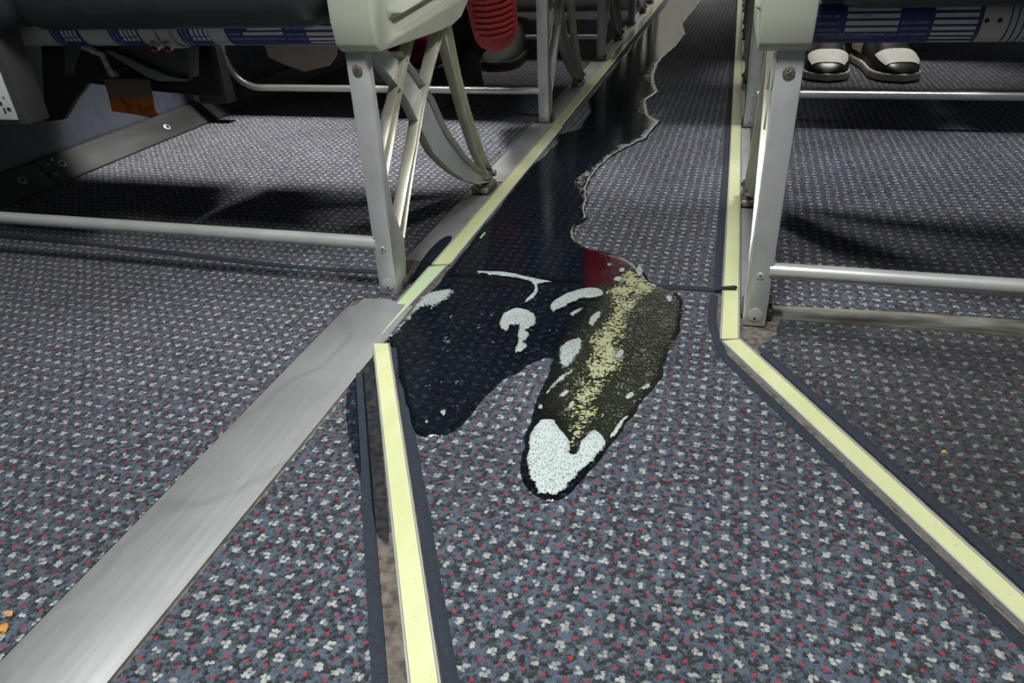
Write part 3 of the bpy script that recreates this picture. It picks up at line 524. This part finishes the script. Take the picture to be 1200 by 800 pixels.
def build_seat(left, label, width=.86, cush=0.336):
    X = (lambda u: -.399 - u) if left else (lambda u: .048 + u)
    t = empty('airline_seat', (X(.3), .812, 0)); tag(t, label, 'seat', 'airline seats along the aisle')
    def pr(name, pts, u0, u1, mat, bev=.0015, inset=None): return obj(name, prism(pts, 'x', X(u0), X(u1), bev, inset), mat, t, True)
    def bx(name, u0, u1, y0, y1, z0, z1, mat, bev=0., seg=3): 
        a, b = sorted((X(u0), X(u1))); return obj(name, box(a, b, y0, y1, z0, z1, bev, seg), mat, t, True)
    fl = pr('front_leg', POST, 0, .026, M_ALU, .0022)
    def pt(u, y, z): return Vector((X(u), y, z))
    for z, r, mt in ((.2905, .0062, M_BRONZE), (.067, .0038, M_ALU)):
        s = obj('screw', disc(pt(.0125, .8115, z), (0, -1, 0), r, .0012), mt, fl, True); 
        for a in (0, math.pi / 2):
            d = Vector((math.cos(a + .5), 0, math.sin(a + .5))) * r * .5; c = pt(.0125, .8102, z)
            obj('slot', tube([c - d, c + d], r * .13, 6), M_DARKMET, fl)
    obj('foot_plug', disc(pt(.0125, .8115, .016), (0, -1, 0), .0085, .001), M_ALU, fl, True)
    obj('plug_hole', disc(pt(.0125, .8103, .0115), (0, -1, 0), .0016, .0006, 10), M_BLACK, fl)
    obj('slot_recess', prism([(.8185, .262), (.8255, .262), (.8255, .31), (.8185, .31)], 'x', X(-.0004), X(.004)), M_ALU_Y, fl)
    pr('strut', STRUT1, .001, .015, M_ALU_Y, .0006, (.0028, .010)); pr('strut', STRUT2, .0, .016, M_ALU_Y, .0006, (.0032, .011))
    pr('diagonal_brace', BRACE, .002, .0155, M_ALU, .0006, (.003, .008)); pr('rear_leg', REAR, .0005, .0165, M_ALU_Y, .0006, (.003, .010))
    # track fittings
    ff = bx('track_fitting', -.002, .034, .83, .865, .0, .014, M_DARKMET, .002)
    rf = bx('track_fitting', -.004, .028, 1.222, 1.282, .0, .012, M_FIT, .003)
    obj('stud', tube([pt(.006, 1.262, .01), pt(.006, 1.262, .034)], .0085, 14), M_FIT, rf, True)
    obj('stud', tube([pt(.016, 1.236, .008), pt(.016, 1.236, .022)], .007, 14), M_FIT, rf, True)
    obj('lock_pin', tube([pt(-.006, 1.27, .026), pt(.03, 1.27, .026)], .006, 12), M_FIT, rf, True)
    # baggage bar with its bent outer end
    ue = width - .035; zb = .0725; pts = [pt(.022, .818, zb), pt(ue - .09, .818, zb)]
    pts += [pt(ue - .09 + .09 * math.sin(a), .818, zb + .09 * (1 - math.cos(a))) for a in [math.pi / 2 * k / 8 for k in range(1, 9)]] + [pt(ue, .83, .25), pt(ue, .86, .32)]
    obj('baggage_bar', tube(pts, .0088, 16), M_TUBE, t, True)
    # beams, cushions, backs
    beam = obj('seat_beam', tube([pt(.028, BY, BZ), pt(width, BY, BZ)], BR, 40), M_BEAM, t, True)
    obj('rear_beam', tube([pt(.028, 1.09, .335), pt(width, 1.09, .335)], BR, 24), M_BEAM, t, True)
    pr('fairing', LEDGE, -.0205, .030, M_CREAM, .0035); pr('fairing_core', FAIR, .006, .0295, M_CREAM, .0)
    wd = bmesh.new(); rows_ = []
    for y_, z_, k_ in ((.838, .345, 0.), (.850, .341, .35), (.875, .339, .9), (.95, .346, 1), (1.05, .355, 1), (1.10, .3605, .9), (1.15, .366, .6), (1.175, .37, .3)):
        rows_.append([wd.verts.new((X(-.0195 + (u_ + .0195) * k_), y_, z_ + dz_)) for u_, dz_ in ((-.0195, -.022), (-.0190, -.014), (-.0115, -.006), (-.0125, -.001), (-.0255, .005), (-.0250, .009), (-.004, .045), (.006, .09))])
    for i_ in range(len(rows_) - 1):
        for k_ in range(7): wd.faces.new((rows_[i_][k_], rows_[i_][k_ + 1], rows_[i_ + 1][k_ + 1], rows_[i_ + 1][k_]))
    obj('fairing_shelf', wd, M_CREAM, t, True)
    half = (width - .035) / 2
    for k in range(2):
        c = bx('seat_cushion', .034 + half * k, .034 + half * (k + 1) - .004, .782, 1.28, cush, .455, M_LEATHER, .035, 5)
        b = bx('backrest', .04 + half * k, .034 + half * (k + 1) - .01, -.045, .045, 0, .68, M_LEATHER, .03, 4)
        # lean the back
        for v in b.data.vertices: v.co.y += 1.305 + (v.co.z) * .18; v.co.z += .42
    bx('armrest', -.015, .032, .86, 1.22, .60, .635, M_GREYPL, .012, 3)
    pr('armrest_post', [(1.13, .43), (1.20, .43), (1.22, .61), (1.15, .61)], 0, .02, M_GREYPL, .003)
    if not left: bx('leg_outboard', width - .06, width - .035, .82, .85, 0.0, .32, M_DARKMET, .003), bx('leg_outboard', width - .06, width - .035, 1.21, 1.24, 0.0, .32, M_DARKMET, .003)
    return t, X, beam

def copy_seat(src, dy, label):
    r = src.copy(); COL.objects.link(r); r.location.y += dy; r['label'] = label
    for ch in list(src.children):
        if ch.get('only_here'): continue
        c = ch.copy(); COL.objects.link(c); c.parent = r; c.matrix_parent_inverse = ch.matrix_parent_inverse.copy()
        for g2 in ch.children:
            if g2.get('only_here'): continue
            d = g2.copy(); COL.objects.link(d); d.parent = c; d.matrix_parent_inverse = g2.matrix_parent_inverse.copy()
    return r
seatL, XL, beamL = build_seat(True, 'nearest left seat with cream end fairing, blue placards on its beam', .9)
seatR, XR, beamR = build_seat(False, 'nearest right seat, its leg beside the slanted yellow strip', .86, .3475)
ROWS = [.934, 1.774, 2.591, 3.39]; OR = ['second', 'third', 'fourth', 'fifth']
for dy, w_ in zip(ROWS, OR):
    copy_seat(seatL, dy, w_ + ' left seat back along the aisle'); copy_seat(seatR, dy, w_ + ' right seat back along the aisle')

# details that only the first seats carry
def only(o):
    if o is not None: o['only_here'] = 1
    return o
def phi(z): return math.degrees(math.asin(max(-.99, min(.99, (z - BZ) / BR))))
def placard(x0, x1, a0, a1, beam): return only(obj('placard', patch(x0, x1, a0, a1, BR + .0004), M_BLUE, beam, True))
def bar(x0, x1, a, h, beam, m=None): return only(obj('print_bar', patch(x0, x1, a - h / 2, a + h / 2, BR + .0008, 3), m or M_WHITE, beam, True))
# right beam
placard(.066, .2317, -86, 30, beamR)
for a in (18, 4.5, -9.5, -23.5): bar(.1105, .1585, a, 8.5, beamR)
for a, h in ((18, 8), (4.5, 8), (-9, 8), (-22, 7.5), (-35, 7), (-47, 6), (-62, 7)): bar(.1895, .2275, a, h, beamR)
T = lambda *a, **k: only(lettering(*a, **k))
T('ZODIAC SEATS CALIFORNIA LLC', .0835, .1585, -35, .0042, M_PALEBLUE, beamR)
T('A COMPONENT OF SEATS, INC.', .092, .140, -43, .0022, M_PALEBLUE, beamR)
for s, a in (('MODEL NO.', 4.5), ('SAFETY BELT', -9.5), ('DESCRIPTION', -23.5)): T(s, .0835, .1045, a, .0034, M_PALEBLUE, beamR)
for s, a in (('BACK CUSHION', -9), ('HEAD CUSHION', -22), ('BODY CUSHION', -35)): T(s, .1615, .1855, a, .0034, M_PALEBLUE, beamR)
T('1990', .1235, .1330, 4.5, .0034, M_INK, beamR)
for x in (.2352, .2462): only(obj('rivet_hole', place(disc((x, BY - (BR + .0001) * math.cos(.12), BZ - .0033), (0, -1, -.12), .0022, .0005, 12), Matrix()), M_BLACK, beamR))
for x in (.2545, .2605, .2665, .2725): only(obj('band', ring(x, x + .0012, BR + .0006), M_BLUE, beamR, True))
# left beam
placard(-.6037, -.4320, -86, 30, beamL)
for a, h in ((8, 9), (-7, 9), (-23, 9), (-38, 8.5), (-52, 7.5), (-72, 9)): bar(-.4915, -.432, a, h, beamL)
for a in (8, -7, ): bar(-.571, -.523, a, 9, beamL)
bar(-.578, -.523, -21, 8, beamL)
T('ZODIAC SEATS CALIFORNIA LLC', -.5985, -.5225, -36, .0042, M_PALEBLUE, beamL)
T('A COMPONENT OF SEATS, INC.', -.587, -.537, -46, .0022, M_PALEBLUE, beamL)
T('DESCRIPTION', -.6005, -.5825, -21, .0030, M_PALEBLUE, beamL)
for s, a in (('SEAT CUSHION', -9), ('HEAD CUSHION', -23), ('BODY CUSHION', -37)): T(s, -.5185, -.4945, a, .0034, M_PALEBLUE, beamL)
for x0, x1 in ((-.871, -.823), (-.7775, -.7315), (-.672, -.6285)):
    placard(x0, x1, -86, 30, beamL)
    for k in range(4): bar(x0 + .018 + .0068 * k, x0 + .0222 + .0068 * k, -8, 66, beamL)
    T('SEAT CUSHION', x0 + .012, None, -58, .0040, M_PALEBLUE, beamL, rot=True); T('BACK CUSHION', x0 + .006, None, -58, .0040, M_PALEBLUE, beamL, rot=True)
# saddle clamp with two red-tipped bolts
for x0, x1 in ((-.7215, -.7045), (-.7000, -.6830)): only(obj('beam_clamp', ring(x0, x1, BR + .0035), M_BEAM, beamL, True))
for x in (-.7125, -.6925):
    n = Vector((.05, -.75, -.65)); c = Vector((x, BY - .021, BZ - .0215))
    b_ = only(obj('bolt', disc(c, n, .0068, .006, 6), M_ALU, seatL, True)); only(obj('red_cap', disc(c + n.normalized() * .008, n, .0042, .003, 16), M_REDCAP, b_, True))
# equipment box, shroud, bracket
eb = only(obj('equipment_box', box(-1.09, -.905, .800, .838, .219, .345, .004, 2), M_GREYPL, seatL, True))
fp = only(obj('face_plate', prism([(-1.08, .226), (-.9195, .226), (-.921, .29), (-1.08, .29)], 'y', .7965, .801, .002), M_WHITE, eb, True))
for x, z, w_, h_ in ((-.937, .2485, .0055, .0045), (-.934, .239, .003, .007), (-.926, .241, .006, .004), (-.944, .262, .003, .0025), (-.928, .256, .0022, .002), (-.949, .238, .006, .006), (-.935, .27, .0018, .0018), (-.948, .278, .005, .002)):
    only(obj('port', prism([(x - w_ / 2, z - h_ / 2), (x + w_ / 2, z - h_ / 2), (x + w_ / 2, z + h_ / 2), (x - w_ / 2, z + h_ / 2)], 'y', .7958, .7972), M_INK, eb))
only(obj('underseat_shroud', prism(SHROUD, 'y', 1.055, 1.07, .002), M_BLACK, seatL, True))
only(obj('underseat_box', prism(UBOX, 'y', .985, 1.01, .002), M_GREYPL, seatL, True))
only(obj('box_lip', prism(UBOX_LIP, 'y', .975, .985, .001), M_GREYLIP, seatL, True))
only(obj('wall_bracket', prism([(-1.30, .31), (-1.235, .31), (-1.215, .05), (-1.30, .05)], 'y', 1.66, 1.70, .003), M_BLACK, seatL, True))
only(obj('cable', tube([(-.86, .87, .315), (-.835, .89, .295), (-.84, .90, .268), (-.86, .93, .262)], .005, 10), M_FIT, seatL, True))
only(obj('bracket_plate', prism([(-.865, .32), (-.835, .32), (-.875, .272), (-.885, .272)], 'y', .865, .868), M_GREYPL, seatL))

# hanging tag with a rusty lower edge, and a card flap
def tape_mat():
    m, nt, b = nmat('rust_stained_tape'); co = objco(nt); L = nt.links
    sx = N(nt, 'ShaderNodeSeparateXYZ'); L.new(co, sx.inputs[0])
    z = math_n(nt, 'ADD', sx.outputs[2], math_n(nt, 'MULTIPLY', math_n(nt, 'SUBTRACT', noise(nt, co, 60), .5), .02))
    c = mixc(nt, ramp(nt, z, .212, .203), (.34, .30, .21), mixc(nt, ramp(nt, noise(nt, co, 90), .45, .7), (.85, .34, .07), (.26, .12, .04)))
    L.new(c, b.inputs['Base Color']); b.inputs['Roughness'].default_value = .5
    tl = N(nt, 'ShaderNodeBsdfTranslucent'); L.new(c, tl.inputs[0]); mx = N(nt, 'ShaderNodeMixShader'); mx.inputs[0].default_value = .6
    L.new(b.outputs[0], mx.inputs[1]); L.new(tl.outputs[0], mx.inputs[2]); L.new(mx.outputs[0], nt.nodes['Material Output'].inputs[0]); return m
o = obj('tape_tag', prism(TAG, 'y', 1.018, 1.0195), tape_mat()); tag(o, 'brown tape tag with rust-orange lower edge hanging under the left seat', 'tag')
o = obj('card_flap', prism(FLAP, 'y', 1.249, 1.2515), M_BEIGE); tag(o, 'beige card flap hanging under the left seat beam behind the baggage bar', 'card')

# ---------------------------------------------------------------- the spill
sp = empty('spill', (-.17, .7, 0)); tag(sp, 'dark liquid spill with white foam flowing along the aisle carpet', 'spill')
pool = ragged(smooth_poly(densify(POOL, .03), 1), .009, .0022, 5)
sheet('liquid', pool, M_LIQ, sp, .0002, .0022, .006, .004, .004, .007, 0, {'olive': (OLIVE, .03), 'red': (RED_REFLECTION, .008)})
for i, (nm, pl) in enumerate((('wet_patch', WET), ('wet_film', PLATEWET))):
    o = sheet(nm, smooth_poly(pl, 2), M_WET if i == 0 else M_LIQ, sp, .0003 if i == 0 else .0014, .0012, .006, .003, .003)
for i, p in enumerate(FOAMS):
    a = np.array(p); sz = min(np.ptp(a[:, 0]), np.ptp(a[:, 1]))
    sheet('foam', ragged(smooth_poly(p, 1), max(.003, sz * .1), min(.0014, sz * .035), i), M_FOAM if i in (17, 18) else M_FOAM_THIN, sp, .0016, min(.0042, .0012 + sz * .05), min(.007, max(.002, sz * .25)) if i in (17, 18) else (.003 if i in (1, 2, 3) else max(.0025, sz * .25)), .0016 if sz < .03 else .0022, .0016 if sz < .03 else .0022, 0, .0006, None, i)
re_ = POOL[:17]; band = list(re_) + [(x - .012 - .010 * ((i * 7) % 3), y + .004) for i, (x, y) in enumerate(re_)][::-1]
sheet('froth_glint_line', ragged(band, .012, .002, 3), M_FROTH_GLINT, sp, .0022, .0006, .008, .003, .003, .004)  # pale froth and wet glints along the far rim, both put into the colour
sheet('painted_reflection', YELLOW_REFLECTION, M_YELLOW_REFLECTION, sp, .0023, .0004, .012, .003, .003)  # yellow reflection painted as a lace sheet over the liquid
sheet('glint_specks', smooth_poly(LOBE, 1), M_SPECK, sp, .0022, .0003, .012, .004, .004)  # grey glints of the wet lobe painted as specks
sheet('bubble_lace', smooth_poly(OLIVE, 2), M_BUBBLE, sp, .0021, .0004, .01, .004, .004)

# ---------------------------------------------------------------- shoes
def loft(secs, bm=None, closed_ends=True):
    bm = bm or bmesh.new(); R_ = [[bm.verts.new(p) for p in s] for s in secs]; n = len(secs[0])
    for i in range(len(R_) - 1):
        for k in range(n): bm.faces.new((R_[i][k], R_[i][(k + 1) % n], R_[i + 1][(k + 1) % n], R_[i + 1][k]))
    if closed_ends: bm.faces.new(R_[0]); bm.faces.new(R_[-1][::-1])
    return bm
# local: toe at +y, sole at z=0, length .30
ST = [(0.0, .012, .085), (.008, .028, .095), (.03, .036, .105), (.07, .037, .112), (.11, .036, .108), (.15, .039, .092), (.19, .045, .074), (.225, .049, .060), (.255, .047, .050), (.278, .038, .040), (.292, .022, .030), (.298, .006, .022)]
def upper_secs(grow=0., i0=0, i1=None, a0=0., a1=math.pi, n=18, z0=.022):
    out = []
    for y, w, h in ST[i0:i1]:
        s = []
        for k in range(n + 1):
            a = a0 + (a1 - a0) * k / n; c, sn = math.cos(a), math.sin(a)
            s.append(((w + grow) * math.copysign(abs(c) ** .7, c), y, z0 + (h - z0 + grow) * sn ** .75 if sn > 0 else z0))
        out.append(s)
    return out
def outline(grow, n=14):
    R_ = [(w + grow, y) for y, w, h in ST]; L_ = [(-w - grow, y) for y, w, h in ST][::-1]
    return [(0, -.004 - grow)] + R_ + [(0, .300 + grow)] + L_
def grid_surf(secs):
    bm = bmesh.new(); R_ = [[bm.verts.new(p) for p in s] for s in secs]
    for i in range(len(R_) - 1):
        for k in range(len(R_[0]) - 1): bm.faces.new((R_[i][k], R_[i][k + 1], R_[i + 1][k + 1], R_[i + 1][k]))
    return bm
M_SHOEBLK = simple('black_leather', (.012, .012, .013), (.02, .02, .02), .35, 0, 60, .2, .001, 200)
M_SHOEWHT = simple('off_white_leather', (.66, .66, .60), (.58, .58, .53), .5, 0, 60, .2, .0008, 400)
M_SOLE = simple('cream_rubber', (.60, .54, .45), (.5, .45, .37), .6, 0, 40)
M_REDSOLE = simple('red_rubber', (.46, .045, .038), (.36, .03, .028), .5, 0, 40, .3, .001, 200)
M_GREYTOE = simple('dark_mesh', (.05, .05, .045), (.035, .035, .03), .8, 0, 200, .4, .001, 500)
def shoe(label, mat4, style):
    t = empty('sneaker' if style != 'bag' else 'bag'); tag(t, label, 'shoe')
    def add(name, bm, m, sm=True):
        place(bm, mat4); o = obj(name, bm, m, t, sm); return o
    white = style == 'white'
    add('upper', loft([s + [(s[-1][0], s[-1][1], .012), (s[0][0], s[0][1], .012)] for s in upper_secs()]), M_SHOEBLK if white else M_GREYTOE)
    add('midsole', prism(smooth_poly(outline(.004), 2), 'z', .004, .020 if white else .026, .003), M_SOLE if white else (M_GREYTOE if style == 'dark' else M_REDSOLE))
    add('outsole', prism(smooth_poly(outline(.003), 2), 'z', -.0, .006, .001), M_SHOEBLK if white else M_REDSOLE)
    if white:
        # white toe box on top of a black rand, white quarter at the heel, laces
        add('toe_box', grid_surf(upper_secs(.0022, 7, 10, math.radians(36), math.radians(144))), M_SHOEWHT)
        add('quarter', grid_surf(upper_secs(.002, 0, 5, math.radians(4), math.radians(75))), M_SHOEWHT); add('quarter', grid_surf(upper_secs(.002, 0, 5, math.radians(105), math.radians(176))), M_SHOEWHT)
        for k, (y, w, h) in enumerate(ST[4:7]):
            add('lace', tube([(-.022, y, h + .001), (0, y + .004, h + .006), (.022, y, h + .001)], .003, 8), M_SHOEWHT if k != 1 else M_SHOEBLK)
        for k in range(3):
            add('perforation', disc((-.01 + .01 * k, .225, .0632), (0, .3, 1), .0013, .0006, 8), M_SHOEBLK)
        add('collar', tube([(.03 * math.cos(a), .045 + .042 * math.sin(a), .118 - .01 * math.sin(a)) for a in [2 * math.pi * k / 16 for k in range(17)]], .009, 8, False), M_SHOEBLK)
    else:
        # tread blocks across the sole
        y = .02; k = 0
        while y < .28:
            w = np.interp(y, [s[0] for s in ST], [s[1] for s in ST]) - .003
            bm = bmesh.new()
            dy_ = .006
            pts = [(-w, y + .006), (-w * .4, y), (w * .4, y), (w, y + .006), (w, y + .006 + dy_), (w * .4, y + dy_), (-w * .4, y + dy_), (-w, y + .006 + dy_)]
            add('tread_bar', prism(pts, 'z', -.005, .001, .0008), M_REDSOLE); y += .0105; k += 1
    return t
def shoe_mat(pos, yaw, pitch=0., roll=0., s=1.15):
    return Matrix.Translation(pos) @ Matrix.Rotation(yaw, 4, 'Z') @ Matrix.Rotation(pitch, 4, 'X') @ Matrix.Rotation(roll, 4, 'Y') @ Matrix.Scale(s, 4)
shoe('white and black sneaker standing clear of the right seat leg', shoe_mat((.40, 2.60, 0), math.radians(189), s=1.22), 'white')
shoe('white and black sneaker partly hidden behind the right seat leg', shoe_mat((.285, 2.60, 0), math.radians(177), s=1.2), 'white')
shoe('raised sneaker showing its ribbed red sole beside the second left seat', shoe_mat((-.474, 1.60, .190), math.radians(180 + 4), math.radians(70), math.radians(20), 1.22), 'red')
shoe('dark sneaker tucked flat under the second left seat behind the strut', shoe_mat((-.71, 2.13, 0), math.radians(178), s=1.05), 'dark')
shoe('dark sneaker with red sole edge standing under the red sole', shoe_mat((-.70, 2.72, 0), math.radians(176), s=1.18), 'dark')
shoe('red soled sneaker half hidden behind the first left seat frame', shoe_mat((-.86, 2.40, .06), math.radians(180 - 10), math.radians(70), math.radians(12), 1.2), 'red')
M_CLOTH = simple('black_cloth', (.010, .010, .011), (.016, .016, .017), .9, 0, 60, .3, .002, 120)
def person(label):
    J = [((-.60, 2.06, .56), .12), ((-.60, 2.10, .76), .115), ((-.60, 2.13, .94), .12), ((-.60, 2.13, 1.07), .05), ((-.60, 2.10, 1.14), .075), ((-.60, 2.09, 1.24), .072),
         ((-.52, 1.98, .55), .080), ((-.485, 1.72, .60), .058), ((-.468, 1.70, .42), .050), ((-.465, 1.683, .30), .036),
         ((-.68, 1.98, .55), .080), ((-.71, 1.72, .57), .058), ((-.71, 1.90, .33), .050), ((-.71, 2.08, .11), .036),
         ((-.45, 2.13, .92), .055), ((-.44, 2.02, .72), .042), ((-.50, 1.86, .67), .030), ((-.75, 2.13, .92), .055), ((-.78, 2.02, .72), .042), ((-.71, 1.86, .67), .030)]
    E_ = [(0, 1), (1, 2), (2, 3), (3, 4), (4, 5), (0, 6), (6, 7), (7, 8), (8, 9), (0, 10), (10, 11), (11, 12), (12, 13), (2, 14), (14, 15), (15, 16), (2, 17), (17, 18), (18, 19)]
    me = bpy.data.meshes.new('person'); me.from_pydata([j[0] for j in J], E_, []); me.materials.append(M_CLOTH)
    o = bpy.data.objects.new('person', me); COL.objects.link(o); sk = o.modifiers.new('skin', 'SKIN'); sk.use_smooth_shade = True
    for v, j in zip(me.skin_vertices[0].data, J): v.radius = (j[1], j[1])
    me.skin_vertices[0].data[0].use_root = True
    sb = o.modifiers.new('smooth', 'SUBSURF'); sb.levels = sb.render_levels = 2
    tag(o, label, 'person')
person('person in black trousers on the second left seat, one foot raised')
M_PINK = simple('pink_fabric', (.35, .02, .12), (.26, .015, .09), .7, 0, 40)
bg = empty('bag'); tag(bg, 'pink bag lying on the floor behind the left seat frame', 'bag')
obj('body', box(-1.20, -.94, 2.42, 2.62, .012, .12, .03, 4), M_PINK, bg, True); obj('base', box(-1.19, -.95, 2.43, 2.61, 0, .02, .008, 2), M_BLACK, bg, True)
obj('handle', tube([(-1.13 + .12 * k / 8, 2.52, .115 + .05 * math.sin(math.pi * k / 8)) for k in range(9)], .008, 10), M_BLACK, bg, True)

# crumbs and the frayed thread at the seam
def crumb(p, r, label, seed):
    bm = bmesh.new(); bmesh.ops.create_icosphere(bm, subdivisions=2, radius=r); rr = random.Random(seed)
    for v in bm.verts: v.co *= .7 + .5 * rr.random(); v.co.z *= .6
    place(bm, Matrix.Translation((p[0], p[1], r * .35))); o = obj('crumb', bm, M_CRUMB, None, True); tag(o, label, 'crumb', 'orange crumbs on the carpet')
for i, (p, r, lb) in enumerate(CRUMBS): crumb(p, r, lb, i)
th = obj('frayed_thread', tube([(.012, .898, .002), (.02, .8985, .005), (.03, .8995, .0065), (.037, .901, .0065), (.0405, .9045, .006)], [.0028, .003, .0026, .0034, .0012], 8), M_BIND, None, True)
tag(th, 'dark frayed carpet thread lying over the right yellow strip', 'thread')
